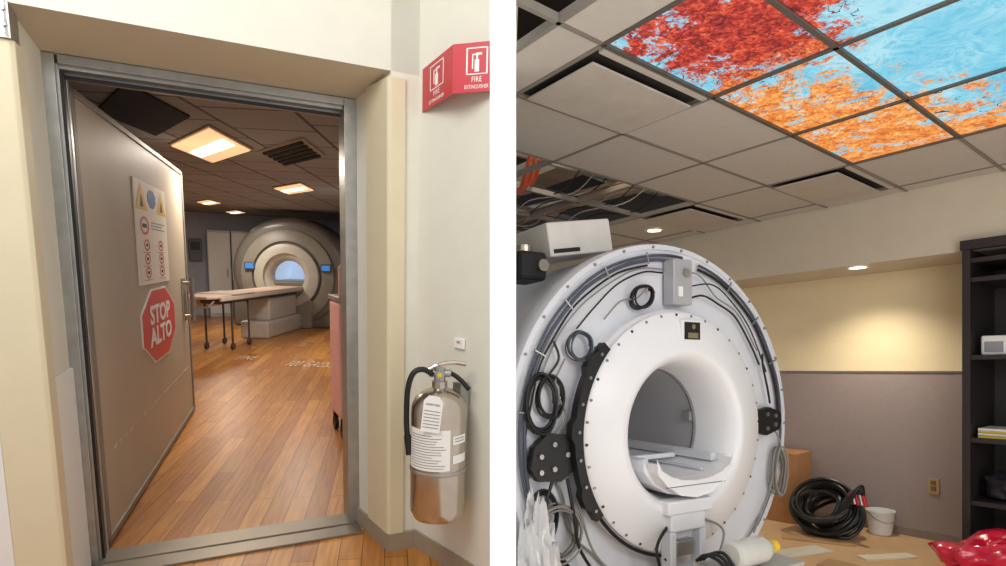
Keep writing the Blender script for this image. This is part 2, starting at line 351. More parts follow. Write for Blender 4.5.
for k in range(7):
    w=MB(); a=math.radians(205+8*k); c=(2.3,9.8); w.add([(c[0]+rr*math.cos(a+da),c[1]+rr*1.2*math.sin(a+da),.004) for rr,da in [(2.6,0),(2.64,0),(2.64,.03),(2.6,.03)]],[(0,1,2,3)])
    put('floor_dash',w,m_fl,FL,label='short white dash taped on the wood floor',cat='floor marking',group='dashed arc around the scanner')
w=MB(); w.rbox(.35,.62,12.50,12.59,1.25,1.75,.02); r=put('wall_control_box',w,mat('fitting_grey',(110,110,112),.5),FL,label='dark grey control box mounted on the back wall',cat='control box')
w=MB(); w.box(.39,.58,12.49,12.502,1.5,1.68); put('display',w,m_black,FL,parent=r)
m_cab=mat('cabinet_white',(206,208,214),.5)
for k in range(3):
    x=.72+.5*k
    r=root('wall_cabinet',FL,(x+.24,12.3,.0),'white storage cabinet standing by the back wall','cabinet',group='storage cabinets by the back wall')
    w=MB(); w.box(x,x+.48,12.15,12.59,0,1.95); put('body',w,m_cab,FL,parent=r,bevel=.01)
    w=MB(); w.box(x+.02,x+.46,12.13,12.149,.08,1.9); put('door',w,m_signw,FL,parent=r)
    w=MB(); w.cyl((x+.4,12.12,.9),(x+.4,12.12,1.1),.01,8); put('handle',w,m_galv,FL,parent=r)
m_pink=mat('pink_plastic',(226,170,162),.5)
CS=.085
r=root('supply_cart',FL,(1.55+CS,1.75,0),'pale pink wheeled supply cart with grey top just inside the door','cart')
w=MB(); w.rbox(1.37+CS,1.68+CS,1.55,1.95,.16,1.10,.03); put('body',w,m_pink,FL,parent=r)
for k in range(5):
    w=MB(); w.rbox(1.40+CS,1.66+CS,1.53,1.56,.2+.175*k,.34+.175*k,.008); put('drawer',w,mat('pink_drawer',(234,190,180),.45),FL,parent=r)
w=MB(); w.rbox(1.36+CS,1.69+CS,1.53,1.96,1.10,1.14,.01); put('worktop',w,m_galv,FL,parent=r)
w=MB(); w.tube([(1.39+CS,1.6,1.14),(1.39+CS,1.6,1.36),(1.42+CS,1.6,1.41),(1.62+CS,1.6,1.41),(1.66+CS,1.6,1.36),(1.66+CS,1.6,1.14)],.018); put('push_rail',w,m_pink,FL,parent=r,smooth=True)
for k in range(4):
    x=(1.40,1.64)[k%2]+CS; y=(1.6,1.9)[k//2]
    w=MB(); w.cyl((x-.015,y,.06),(x+.015,y,.06),.06,18); w.box(x-.02,x+.02,y-.01,y+.01,.06,.17); put('caster',w,m_black,FL,parent=r)

# ---- extinguisher
wd=Vector((.263,-.965,0)).normalized(); wn=Vector((-.965,-.263,0)).normalized()
FE=FL@Matrix.Translation(Vector((1.379,-.822,.335)))@Matrix((wd,-wn,Vector((0,0,1)))).transposed().to_4x4()@Matrix.Scale(.92,4)@RZ(-35)
def EX(rr,ff,z): # right, front, height
    return (ff,rr,z)
r=root('fire_extinguisher',FE,(0,0,0),'polished steel fire extinguisher with white labels hanging on the wall','fire extinguisher')
w=MB(); w.lathe([(0,.02),(.06,.02),(.085,.0),(.115,.012),(.128,.04),(.13,.06),(.13,.52),(.126,.55),(.11,.585),(.08,.61),(.045,.625),(.035,.63),(.035,.66),(.0,.66)],48)
put('cylinder',w,m_steel,FE,parent=r,smooth=True)
w=MB(); w.lathe([(.132,.24),(.134,.245),(.134,.255),(.132,.26)],48); put('band',w,m_galv,FE,parent=r,smooth=True)
w=MB(); w.cyl((0,0,.65),(0,0,.72),.026,16); w.cyl(EX(-.05,0,.695),EX(.05,0,.695),.017,12); w.cyl(EX(0,.02,.695),EX(0,.045,.695),.020,16); put('valve',w,m_galv,FE,parent=r)
w=MB(); w.tube(spline([EX(-.05,.01,.715),EX(-.01,.01,.735),EX(.06,0,.745),EX(.12,0,.738)]),.010); put('lever',w,m_steel,FE,parent=r,smooth=True)
w=MB(); w.tube(spline([EX(0,0,.70),EX(.05,0,.695),EX(.095,0,.665),EX(.135,0,.62)]),.011); put('carry_handle',w,m_black,FE,parent=r,smooth=True)
w=MB()
w.tube(spline([EX(-.03,.01,.69),EX(-.075,.02,.715),EX(-.118,.03,.70),EX(-.142,.03,.63),EX(-.148,.03,.52),EX(-.146,.03,.44),EX(-.140,.03,.39)]),.013,10); w.cyl(EX(-.141,.03,.41),EX(-.138,.035,.32),.018,12,r2=.012); put('hose',w,m_black,FE,parent=r,smooth=True)
def wrap(mb,a0,a1,z0,z1,rad=.1315,n=12):
    vs=[];fs=[]
    for k in range(n+1):
        a=math.radians(a0+(a1-a0)*k/n)
        vs+= [(rad*math.cos(a),rad*math.sin(a),z0),(rad*math.cos(a),rad*math.sin(a),z1)]
    for k in range(n): fs.append((2*k,2*k+2,2*k+3,2*k+1))
    mb.add(vs,fs)
w=MB(); wrap(w,-72,22,.27,.46); put('label',w,m_signw,FE,parent=r,smooth=True)
w=MB(); wrap(w,28,64,.39,.43); put('label',w,m_signw,FE,parent=r,smooth=True)
w=MB(); wrap(w,28,64,.30,.34); put('label',w,m_signw,FE,parent=r,smooth=True)
m_ink=mat('ink_grey',(90,92,96),.6)
w=MB()
for k in range(13): wrap(w,-66,-66+random.uniform(50,80),.282+.0125*k,.2845+.0125*k,.1322)
for k in range(2): wrap(w,32,58,.402+.013*k,.405+.013*k,.1322)
o=put('label_printing',w,m_ink,FE,parent=r); o['kind']='stuff'
TG=Matrix.Translation(Vector(EX(-.04,.137,.455)))@RZ(80)@Matrix.Rotation(math.radians(6),4,'Y')@RX
w=MB(); w.prism([(-.045,-.0),(.04,-.0),(.04,.14),(.02,.165),(-.025,.165),(-.045,.14)],-.001,.001,M=TG)
put('inspection_tag',w,m_signw,FE,parent=r)
w=MB(); w.text('INSPECTED',.012,TG@Matrix.Translation(Vector((-.003,.125,.002))),ext=.0002)
put('tag_lettering',w,m_blk2,FE,parent=r)
w=MB()
for k in range(6): w.prism([(-.038,.02+.015*k),(.033,.02+.015*k),(.033,.0225+.015*k),(-.038,.0225+.015*k)],.001,.002,M=TG)
o=put('tag_rules',w,m_ink,FE,parent=r); o['kind']='stuff'
w=MB(); w.box(-.03,.03,.10,.148,.28,.64,M=RZ(35)); put('wall_bracket',w,m_galv,FE,parent=r)
w=MB(); w.cyl(EX(0,.045,.695),EX(0,.049,.695),.010,16); put('gauge',w,m_yel,FE,parent=r)
FN=FE@RZ(35)
w=MB(); w.rbox(-.10,-.02,.150,.161,.79,.84,.004); wn_=put('wall_notice',w,m_signw,FN,label='small white notice sticker on the wall above the extinguisher',cat='sticker')
w=MB(); w.text('FIRE',.016,Matrix.Translation(Vector((-.06,.149,.82)))@RX,ext=.0003)
put('notice_lettering',w,m_red,FN,parent=wn_)

# ---- V-shaped extinguisher sign
r=root('fire_extinguisher_sign',FL,(1.44,-.9,2.03),'red V-shaped wall sign marking the fire extinguisher','sign')
W0=Vector((1.42,-.4,0))
f1=W0+wd*.03+wn*.003; f2=W0+wd*.56+wn*.003; rg=W0+wd*.38+wn*.10
def panel(pa,pb,z0,z1):
    d=(pb-pa); L=d.length; x=d.normalized(); n=Vector((x.y,-x.x,0))
    if n.dot(wn)<0: n=-n
    Mx=Matrix.Translation(Vector((pa.x,pa.y,0)))@Matrix((x,-n,Vector((0,0,1)))).transposed().to_4x4()
    F=FL@Mx
    w=MB(); w.box(0,L,0,.006,z0,z1); put('sign_panel',w,m_red,F,parent=r)
    c=L/2; sx=L*.09; fx=L*.22
    w=MB()
    for a in [(c-fx,c+fx,-.001,0,z1-.022,z1-.018),(c-fx,c+fx,-.001,0,z0+.064,z0+.068),(c-fx,c-fx+.006,-.001,0,z0+.064,z1-.018),(c+fx-.006,c+fx,-.001,0,z0+.064,z1-.018)]: w.box(*a)
    put('sign_outline',w,m_signw,F,parent=r)
    w=MB(); w.box(c-sx*.5,c+sx*.5,-.0012,0,z0+.074,z0+.118); w.box(c-sx*.2,c+sx*.2,-.0012,0,z0+.118,z0+.136); w.box(c-sx*.2,c+sx*1.1,-.0012,0,z0+.134,z0+.142); w.box(c-sx*1.1,c-sx*.85,-.0012,0,z0+.085,z0+.138); w.box(c-sx*1.1,c,-.0012,0,z0+.134,z0+.139)
    put('extinguisher_symbol',w,m_signw,F,parent=r)
    s=L/.16
    w=MB(); w.text('FIRE',.028,Matrix.Translation(Vector((c,-.001,z0+.046)))@RX,sx=s*.62,ext=.0003,sp=1.1); put('sign_lettering',w,m_signw,F,parent=r)
    w=MB(); w.text('EXTINGUISHER',.020,Matrix.Translation(Vector((c,-.001,z0+.019)))@RX,sx=s*.58,ext=.0003); put('sign_lettering',w,m_signw,F,parent=r)
panel(f1,rg,2.09,2.27); panel(rg,f2,2.09,2.27)

# ================================================================== partition between the two spaces
w=MB(); w.box(-.026,.026,1.2,2.60,-1.2,3.6); put('wall_partition',w,m_white,I4,kind='structure')  # added divider between the two scenes, kept white by emission

# ================================================================== RIGHT: scanner being refitted
CZ=EYE+1.3
G=Vector((1.00,2.86)); ga=Vector((.60,.465)); gb=Vector((.342,-.441))
def clipx(poly,x0=0.0):
    out=[]
    for i in range(len(poly)):
        p=poly[i]; q=poly[(i+1)%len(poly)]
        if p[0]>=x0: out.append(p)
        if (p[0]>=x0)!=(q[0]>=x0):
            t=(x0-p[0])/(q[0]-p[0]); out.append((x0,p[1]+t*(q[1]-p[1])))
    return out
def cell(i0,i1,j0,j1): return [tuple(G+ga*i+gb*j) for i,j in [(i0,j0),(i1,j0),(i1,j1),(i0,j1)]][::-1]
SKY={(-1,0),(0,0),(1,0),(-1,1),(0,1),(1,1),(-1,2),(0,2),(1,2)}
VOID={(0,-3),(1,-3),(0,-4),(1,-4),(0,-5),(1,-5),(0,-6),(1,-6),(-1,-5),(-1,-4),(-1,-3)}
DIFF={(-1,-1),(2,-1),(2,-3)}
m_tile=mat('acoustic_tile',(208,202,193),.9,bump=.3,var=.03,scale=20)
m_tbar=mat('tee_bar',(142,136,127),.6); m_tbard=mat('tee_bar_dark',(96,91,84),.6)
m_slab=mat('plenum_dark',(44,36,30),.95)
tl=MB()
IMAX=3.22
for i in range(-6,4):
    for j in range(-9,7):
        if (i,j) in SKY or (i,j) in VOID or (i,j) in DIFF: continue
        i1=min(i+1,IMAX)
        i0=i
        if i==-2 and j in (0,-1): i0=-1.32
        P=clipx(cell(i0+.016,i1-.016,j+.022,j+.978))
        if len(P)>=3: tl.prism(P,CZ,CZ+.02)
put('ceiling_tiles',tl,m_tile,I4,kind='structure')
def bar(mb,p,q,wd_=.010,zz=-.004):
    p=Vector(p);q=Vector(q);d=(q-p).normalized();n=Vector((-d.y,d.x))*wd_
    P=clipx([tuple(p-n),tuple(q-n),tuple(q+n),tuple(p+n)])
    if len(P)>=3: mb.prism(P,CZ+zz,CZ+.03)
tb=MB()
for i in range(-6,4): bar(tb,G+ga*i+gb*-9,G+ga*i+gb*7)
bar(tb,G+ga*-1.32+gb*-1,G+ga*-1.32+gb*1)
for j in range(-9,8): bar(tb,G+ga*-6+gb*j,G+ga*IMAX+gb*j)
put('ceiling_grid',tb,m_tbar,I4,kind='structure')
tb=MB()
for i in range(-1,3): bar(tb,G+ga*i+gb*0,G+ga*i+gb*3,.0105,-.006)
for j in range(0,4): bar(tb,G+ga*-1+gb*j,G+ga*2+gb*j,.0105,-.006)
put('ceiling_grid_dark',tb,m_tbard,I4,kind='structure')
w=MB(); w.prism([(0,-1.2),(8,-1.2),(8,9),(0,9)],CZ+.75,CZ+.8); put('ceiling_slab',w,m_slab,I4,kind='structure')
w=MB(); w.prism(clipx(cell(-2.3,-1.31,-1.1,1.1)),CZ+.25,CZ+.27); put('ceiling_gap_shade',w,m_dark,I4,kind='structure')  # dark sheet added so the gap below looks shaded

def sky_mat():
    m=bpy.data.materials.new('sky_image_panel'); m.use_nodes=True; nt=m.node_tree; N=nt.nodes; L=nt.links; b=N['Principled BSDF']
    geo=N.new('ShaderNodeNewGeometry')
    sub=N.new('ShaderNodeVectorMath'); sub.operation='SUBTRACT'; sub.inputs[1].default_value=(G.x,G.y,0); L.new(geo.outputs['Position'],sub.inputs[0])
    flat=N.new('ShaderNodeVectorMath'); flat.operation='MULTIPLY'; flat.inputs[1].default_value=(1,1,0); L.new(sub.outputs[0],flat.inputs[0])
    base=flat.outputs[0]
    def M(op,a,bv=None,c=None):
        n=N.new('ShaderNodeMath'); n.operation=op
        for k,x in enumerate([a,bv,c]):
            if x is None: continue
            if isinstance(x,(int,float)): n.inputs[k].default_value=x
            else: L.new(x,n.inputs[k])
        return n.outputs[0]
    def noi(sc,det=5,dist=0,rough=.6,src=None):
        n=N.new('ShaderNodeTexNoise'); n.inputs['Scale'].default_value=sc; n.inputs['Detail'].default_value=det; n.inputs['Distortion'].default_value=dist; n.inputs['Roughness'].default_value=rough
        L.new(src or base,n.inputs['Vector']); return n.outputs['Fac']
    def dot(v,src):
        d=N.new('ShaderNodeVectorMath'); d.operation='DOT_PRODUCT'; d.inputs[1].default_value=(v.x/v.length_squared,v.y/v.length_squared,0); L.new(src,d.inputs[0]); return d.outputs['Value']
    warp=N.new('ShaderNodeTexNoise'); warp.inputs['Scale'].default_value=40; warp.inputs['Detail'].default_value=3; L.new(base,warp.inputs['Vector'])
    wv=N.new('ShaderNodeVectorMath'); wv.operation='MULTIPLY_ADD'; wv.inputs[1].default_value=(.035,.035,0); L.new(warp.outputs['Color'],wv.inputs[0]); L.new(base,wv.inputs[2])
    vor=N.new('ShaderNodeTexVoronoi'); vor.voronoi_dimensions='2D'; vor.inputs['Scale'].default_value=90; L.new(wv.outputs[0],vor.inputs['Vector'])
    pos=vor.outputs['Position']
    A=dot(ga,base); B=dot(gb,base)
    dA=M('ADD',A,.50); dB=M('SUBTRACT',B,.66)
    crown=M('MULTIPLY_ADD',M('ADD',M('MULTIPLY',dA,M('MULTIPLY',dA,1.1)),M('MULTIPLY',dB,dB)),-1.3,.60)
    band=M('MULTIPLY_ADD',B,-.55,M('MULTIPLY_ADD',A,.36,.30))
    band=M('SUBTRACT',band,M('MULTIPLY',M('LESS_THAN',A,-.08),.5))
    bias=M('MAXIMUM',crown,M('MINIMUM',band,.40))
    big=noi(5.5,9,.5,.74)
    sep=N.new('ShaderNodeSeparateColor'); L.new(vor.outputs['Color'],sep.inputs[0])
    dens=M('ADD',M('ADD',M('MULTIPLY',big,2.9),bias),M('MULTIPLY',sep.outputs[2],.22))
    near=M('SUBTRACT',dens,1.66)
    mk=N.new('ShaderNodeMapRange'); mk.inputs['From Min'].default_value=-.05; mk.inputs['From Max'].default_value=.10; L.new(near,mk.inputs['Value'])
    mask=mk.outputs['Result']
    def ramp(src,els):
        r=N.new('ShaderNodeValToRGB'); e=r.color_ramp.elements
        e[0].position=els[0][0]; e[0].color=(*lin(els[0][1]),1); e[1].position=els[-1][0]; e[1].color=(*lin(els[-1][1]),1)
        for p,c in els[1:-1]:
            x=e.new(p); x.color=(*lin(c),1)
        L.new(src,r.inputs['Fac']); return r.outputs['Color']
    tone=M('ADD',M('ADD',M('MULTIPLY',sep.outputs[0],.24),M('MULTIPLY',noi(14,8,.4,.75),.95)),M('MULTIPLY',near,-.12))
    orange=ramp(tone,[(.26,(120,52,26)),(.40,(196,94,34)),(.54,(232,134,56)),(.68,(248,178,96)),(.86,(255,226,170))])
    red=ramp(tone,[(.26,(44,14,20)),(.40,(112,22,28)),(.54,(178,40,36)),(.68,(222,84,54)),(.88,(248,164,110))])
    mrr=N.new('ShaderNodeMapRange'); mrr.inputs['From Min'].default_value=-.30; mrr.inputs['From Max'].default_value=.18; L.new(M('ADD',M('SUBTRACT',A,M('MULTIPLY',B,.12)),M('MULTIPLY_ADD',sep.outputs[1],.3,-.15)),mrr.inputs['Value'])
    lf=N.new('ShaderNodeMixRGB'); L.new(mrr.outputs['Result'],lf.inputs['Fac']); L.new(red,lf.inputs['Color1']); L.new(orange,lf.inputs['Color2'])
    cr=M('ABSOLUTE',M('SUBTRACT',noi(5.5,5,2.6,.6),.5))
    skt=M('ADD',M('MULTIPLY',noi(2.2,3,.6),.7),M('MULTIPLY',cr,1.2))
    skyc=ramp(skt,[(.30,(172,222,236)),(.42,(128,204,228)),(.6,(92,186,218))])
    rid=M('ABSOLUTE',M('SUBTRACT',noi(3.4,3,1.2),.5))
    br=M('MULTIPLY',M('LESS_THAN',rid,.005),M('GREATER_THAN',bias,.0))
    s2=N.new('ShaderNodeMixRGB'); L.new(br,s2.inputs['Fac']); L.new(skyc,s2.inputs['Color1']); s2.inputs['Color2'].default_value=(*lin((90,52,38)),1)
    mx=N.new('ShaderNodeMixRGB'); L.new(mask,mx.inputs['Fac']); L.new(s2.outputs['Color'],mx.inputs['Color1']); L.new(lf.outputs['Color'],mx.inputs['Color2'])
    L.new(mx.outputs['Color'],b.inputs['Emission Color']); b.inputs['Emission Strength'].default_value=1.05
    b.inputs['Base Color'].default_value=(.02,.02,.02,1); b.inputs['Roughness'].default_value=.5
    return m
m_sky=sky_mat()
for (i,j) in sorted(SKY):
    P=clipx(cell(i+.018,i+.982,j+.026,j+.974))
    w=MB(); w.prism(P,CZ+.004,CZ+.02)
    what='red maple leaves against blue sky' if (i,j)==(-1,0) else ('orange autumn leaves against blue sky' if j==0 else 'pale blue sky with a few autumn leaves')
    put('sky_light_panel',w,m_sky,I4,label='backlit ceiling panel printed with '+what,cat='light panel',group='backlit sky image panels in the ceiling')
m_slot=mat('diffuser_slot',(40,36,32),.8); m_diff=mat('diffuser_face',(200,193,182),.7)
for (i,j) in sorted(DIFF):
    c=G+ga*(i+.5)+gb*(j+.5)
    r=root('air_diffuser',I4,(c.x,c.y,CZ),'square plaque air diffuser with dark slots in the tile ceiling','air vent',group='plaque air diffusers in the ceiling')
    w=MB(); w.prism(cell(i+.03,i+.97,j+.03,j+.97),CZ+.012,CZ+.02); put('neck',w,m_slot,I4,parent=r)
    w=MB(); w.prism(cell(i+.06,i+.96,j+.06,j+.82),CZ-.022,CZ-.012); put('face_plate',w,m_diff,I4,parent=r,bevel=.002)
    w=MB(); w.prism(cell(i+.03,i+.97,j+.92,j+.97),CZ-.010,CZ+.01); put('frame',w,m_diff,I4,parent=r)
# ducts, conduits and wiring in the open ceiling
m_duct=mat('duct_silver',(170,160,144),.35,.6); m_or=mat('conduit_orange',(224,92,30),.5); m_pipe=mat('pipe_brown',(150,112,80),.5); m_wire=mat('wire_pale',(190,180,160),.6)
def gp(i,j,z): 
    p=G+ga*i+gb*j; return (p.x,p.y,CZ+z)
w=MB(); w.tube(spline([gp(-.9,-3.3,.50),gp(.4,-3.5,.52),gp(1.4,-3.6,.50),gp(2.6,-3.8,.50)],4),.10,14); put('air_duct',w,m_duct,I4,smooth=True,label='silver flexible air duct above the open ceiling grid',cat='duct')
w=MB(); w.tube(spline([gp(2.0,-2.2,.25),gp(1.75,-3.5,.24),gp(1.7,-5,.25),gp(1.6,-6.4,.26)],4),.07,14); put('air_duct',w,m_duct,I4,smooth=True,label='silver branch air duct crossing the open ceiling',cat='duct')
w=MB(); w.prism(cell(.60,.95,-6,-2.3),CZ+.18,CZ+.32); put('sheet_metal_duct',w,m_duct,I4,label='rectangular sheet metal duct above the open ceiling',cat='duct')
for k in range(3):
    w=MB(); w.tube(spline([gp(.08+.06*k,-2.45,.26),gp(.10+.07*k,-2.65,.03+.02*k),gp(.26+.07*k,-3.05,-.01+.03*k),gp(.36+.06*k,-3.4,.06),gp(.42+.04*k,-3.7,.26)],6),.015,8); put('conduit',w,m_or,I4,smooth=True,label='orange flexible conduit looping through the open ceiling',cat='conduit',group='orange conduits in the ceiling')
for k in range(4):
    w=MB(); w.tube([gp(1.05+.16*k,-2.05,.06+.03*k),gp(1.05+.15*k,-3.6,.05+.03*k),gp(1.0+.15*k,-6,.08)],.011,8); put('ceiling_pipe',w,m_pipe,I4,smooth=True,label='thin copper-brown pipe above the open ceiling grid',cat='pipe',group='pipes in the ceiling')
for k in range(7):
    i0=.58+.19*k; w=MB(); w.tube(spline([gp(i0,-2.3,.12),gp(i0+.10,-2.9,.02+.02*(k%3)),gp(i0-.04,-3.6,.05),gp(i0+.12,-4.4,.0),gp(i0+.1,-5.2,.1)],5),.005,6); put('ceiling_cable',w,m_wire if k%2 else m_black,I4,smooth=True,label='loose cable drooping in the open ceiling',cat='cable',group='loose cables in the ceiling')
for k in range(3):
    w=MB(); w.prism(cell(-.5,2.0,-2.6-.9*k,-2.55-.9*k),CZ+.12,CZ+.15); put('ceiling_strut',w,m_galv,I4,label='galvanised steel strut across the open ceiling',cat='strut',group='steel struts in the ceiling')
m_dl=mat('downlight_glow',(255,244,220),.4,emit=9,ecol=(255,238,205)); m_dlr=mat('downlight_trim',(235,230,220),.4)
def downlight(x,y,z,en):
    r=root('downlight',I4,(x,y,z),'round recessed downlight with white trim, switched on','ceiling light',group='round downlights')
    w=MB(); w.lathe([(.085,0),(.085,-.008),(.062,-.01),(.06,-.002)],32,M=Matrix.Translation(Vector((x,y,z)))); put('trim_ring',w,m_dlr,I4,parent=r,smooth=True)
    w=MB(); w.cyl((x,y,z-.004),(x,y,z-.002),.06,28); put('lamp',w,m_dl,I4,parent=r)
    l=bpy.data.lights.new('downlight_lamp','SPOT'); l.energy=en; l.spot_size=math.radians(130); l.spot_blend=.9; l.color=(1,.9,.74); l.shadow_soft_size=.06
    o=bpy.data.objects.new('downlight_lamp',l); COL.objects.link(o); o.location=(x,y,z-.03)
downlight(1.40,5.55,CZ-.002,26)
m_soff=mat('bulkhead_cream',(214,204,184),.8,var=.02,bump=.1); m_up=mat('wall_warm_cream',(240,224,184),.8,var=.02,bump=.1)
SZ=EYE+.81
w=MB(); w.box(-7,3,4.99,5.7,SZ,CZ+.1); put('wall_bulkhead',w,m_soff,FR,kind='structure')
w=MB(); w.box(-7,3,5.55,5.65,0,SZ); put('wall_niche',w,m_up,FR,kind='structure')
m_wain=mat('wainscot_mauve_taupe',(160,146,142),.7,var=.03,scale=30,bump=.25,bscale=5)
w=MB(); w.box(-7,3,5.53,5.549,.06,1.31); put('trim_7',w,m_wain,FR,kind='structure')
w=MB(); w.box(-7,3,5.52,5.549,1.311,1.322); put('trim_8',w,mat('rail_dark',(136,122,114),.6),FR,kind='structure')
w=MB(); w.box(-7,3,5.52,5.549,0,.059); put('baseboard_back',w,mat('baseboard_taupe',(138,124,116),.6),FR,kind='structure')
m_pf=mat('floor_paper_tan',(206,170,126),.8,var=.10,scale=2.5,bump=.2)
w=MB(); w.prism([(.026,-1.2),(8,-1.2),(8,10),(-2.4,10),(-.62,3.6),(-.40,3.14),(.0,2.65),(.026,2.6)],-.05,0); put('floor_refit',w,m_pf,I4,kind='structure')
downlight(2.78,4.70,SZ-.002,50)
r=root('wall_outlet',FR,(-1.637,5.53,.36),'tan electrical outlet on the grey wainscot','outlet')
w=MB(); w.rbox(-1.68,-1.60,5.520,5.529,.36,.48,.003); put('cover_plate',w,mat('outlet_tan',(176,150,104),.5),FR,parent=r)
for z in (.39,.435):
    w=MB(); w.rbox(-1.657,-1.623,5.516,5.521,z,z+.032,.003); put('socket',w,mat('outlet_brown',(120,96,66),.5),FR,parent=r)
m_sh=mat('shelf_black_brown',(42,35,35),.55)
r=root('shelving_unit',FR,(-.8,5.2,0),'black-brown open shelving unit built against the wall','shelf')
for x0 in (-1.30,-.42):
    w=MB(); w.box(x0,x0+.045,4.93,5.515,0,SZ-.003); put('side_panel',w,m_sh,FR,parent=r)
w=MB(); w.box(-1.255,-.42,5.495,5.515,0,SZ-.003); put('back_panel',w,m_sh,FR,parent=r)
w=MB(); w.box(-1.31,-.36,4.92,4.985,SZ-.002,SZ+.06); put('top_fascia',w,m_sh,FR,parent=r)
for z in (.06,.455,.875,1.43,1.95,2.08):
    w=MB(); w.box(-1.255,-.42,4.95,5.495,z-.03,z); put('shelf_board',w,m_sh,FR,parent=r)
r=root('white_box',FR,(-1.15,5.1,1.43),'small white equipment box on a black shelf','box')
w=MB(); w.rbox(-1.22,-1.08,5.02,5.2,1.431,1.56,.012); put('body',w,m_signw,FR,parent=r)
w=MB(); w.box(-1.2,-1.1,5.015,5.02,1.45,1.52); put('front_grille',w,mat('grille_grey',(150,152,156),.5),FR,parent=r)
for k,(c,zz,wd2) in enumerate([((214,190,70),.876,.3),((225,222,214),.893,.27),((206,182,64),.91,.28),((232,230,226),.925,.22)]):
    w=MB(); w.box(-1.23,-1.23+wd2,5.0,5.28,zz,zz+.014); put('paper_stack',w,mat('paper%d'%k,c,.7),FR,label='stack of %s papers on a black shelf'%('yellow' if k%2==0 else 'white'),cat='papers',group='papers on the shelf')
def blob(mb,c,rx,ry,rz,amp,sc,seed,seg=28,rings=16,zmin=None,fold=.3):
    vs=[];fs=[]
    for i in range(rings+1):
        th=math.pi*i/rings
        for k in range(seg):
            a=2*math.pi*k/seg; d=Vector((math.sin(th)*math.cos(a),math.sin(th)*math.sin(a),math.cos(th)))
            n=noise.noise(d*sc+Vector((seed,0,0)))+.4*(1-2*abs(noise.noise(d*sc*1.8+Vector((0,seed,0)))))-.2+fold*abs(noise.noise(d*sc*4))
            q=1+amp*n; v=Vector((c[0]+rx*d.x*q,c[1]+ry*d.y*q,c[2]+rz*d.z*q))
            if zmin is not None and v.z<zmin: v.z=zmin
            vs.append(v)
    for i in range(rings):
        for k in range(seg):
            k2=(k+1)%seg; fs.append((i*seg+k,(i+1)*seg+k,(i+1)*seg+k2,i*seg+k2))
    mb.add(vs,fs)
w=MB(); blob(w,(-1.1,5.15,.54),.13,.13,.10,.35,2.2,4,zmin=.457); put('dark_bag',w,mat('bag_dark',(34,34,40),.45),FR,smooth=True,label='crumpled dark bag on the lower black shelf',cat='bag')
w=MB(); blob(w,(-.76,5.15,.965),.10,.12,.10,.3,2.2,9,zmin=.876); put('plastic_bag',w,mat('bag_yellow',(220,206,110),.4),FR,smooth=True,label='pale yellow plastic bag on the shelf',cat='bag',angle=180)
w=MB(); blob(w,(0,0,.12),.33,.26,.19,.34,1.5,3,seg=96,rings=56,zmin=0,fold=.10)
put('plastic_bag',w,mat('bag_red',(206,26,62),.22,coat=.5),Matrix.Translation(Vector((3.05,3.68,0))),smooth=True,label='crumpled red plastic bag lying on the floor',cat='bag',angle=180)
m_card=mat('cardboard',(180,130,84),.8,var=.08)
CB=FR@Matrix.Translation(Vector((-2.74,5.30,0)))@Matrix.Rotation(math.radians(6),4,'Z')
r=root('cardboard_box',CB,(0,0,0),'brown cardboard box standing against the grey wainscot','box')
w=MB(); w.box(-.2,.2,-.17,.17,0.001,.60); put('body',w,m_card,CB,parent=r,bevel=.004)
w=MB(); w.box(-.2,.2,-.17,-.0015,.60,.605); put('flap',w,m_card,CB,parent=r); w=MB(); w.box(-.2,.2,.0015,.17,.60,.605); put('flap',w,m_card,CB,parent=r)
w=MB(); w.box(-.03,.03,-.172,.172,.605,.607); w.box(-.03,.03,-.1715,-.170,.47,.607); put('tape',w,mat('tape_tan',(190,150,100),.35),CB,parent=r)
HF=FR@Matrix.Translation(Vector((-2.23,5.04,0)))
m_hose=mat('hose_black',(24,24,26),.4)
r=root('coiled_hose',HF,(0,0,0),'heap of coiled black hoses with red and steel couplings','hose')
for k in range(18):
    w=MB()
    R_=.22-.026*(k%5)+random.uniform(-.012,.012); pts=[]
    tilt=Matrix.Rotation(math.radians(44+6*(k%4)),4,'X')@Matrix.Rotation(math.radians(random.uniform(-10,10)),4,'Y')
    for i in range(40):
        a=2*math.pi*i/40; p=tilt@Vector((R_*math.cos(a)*1.1,R_*math.sin(a),(.014*k-.11)+.012*math.sin(3*a+k)))
        pts.append((p.x,p.y,max(p.z+.20,.019)))
    w.tube(pts,.015,8,closed=True)
    put('hose_loop',w,m_hose,HF,parent=r,smooth=True)
for k in range(5):
    w=MB(); w.tube(spline([(.1+.02*k,-.12,.12+.02*k),(.16+.025*k,-.1,.28+.03*k),(.19+.025*k,-.06,.36+.02*k),(.21+.025*k,-.08,.36)]),.012,8); put('hose_end',w,m_hose,HF,parent=r,smooth=True)
    w=MB(); w.cyl((.205+.025*k,-.08,.37),(.23+.025*k,-.10,.30),.017,12); put('coupling',w,m_red if k%2==0 else m_steel,HF,parent=r)
BF=Matrix.Translation(Vector((3.07,4.88,0)))
r=root('plastic_bucket',BF,(0,0,0),'small white plastic bucket beside the black hoses','bucket')
w=MB(); w.lathe([(0,.002),(.08,.002),(.10,.18),(.106,.18),(.106,.192),(.096,.192),(.078,.012),(0,.012)],32); put('body',w,m_signw,BF,parent=r,smooth=True)
w=MB(); w.tube([(.105*math.cos(t),-.105*math.sin(t)*.9-.01,.18-.07*math.sin(t)) for t in [math.pi*i/14 for i in range(15)]],.003,6); put('handle',w,m_galv,BF,parent=r)
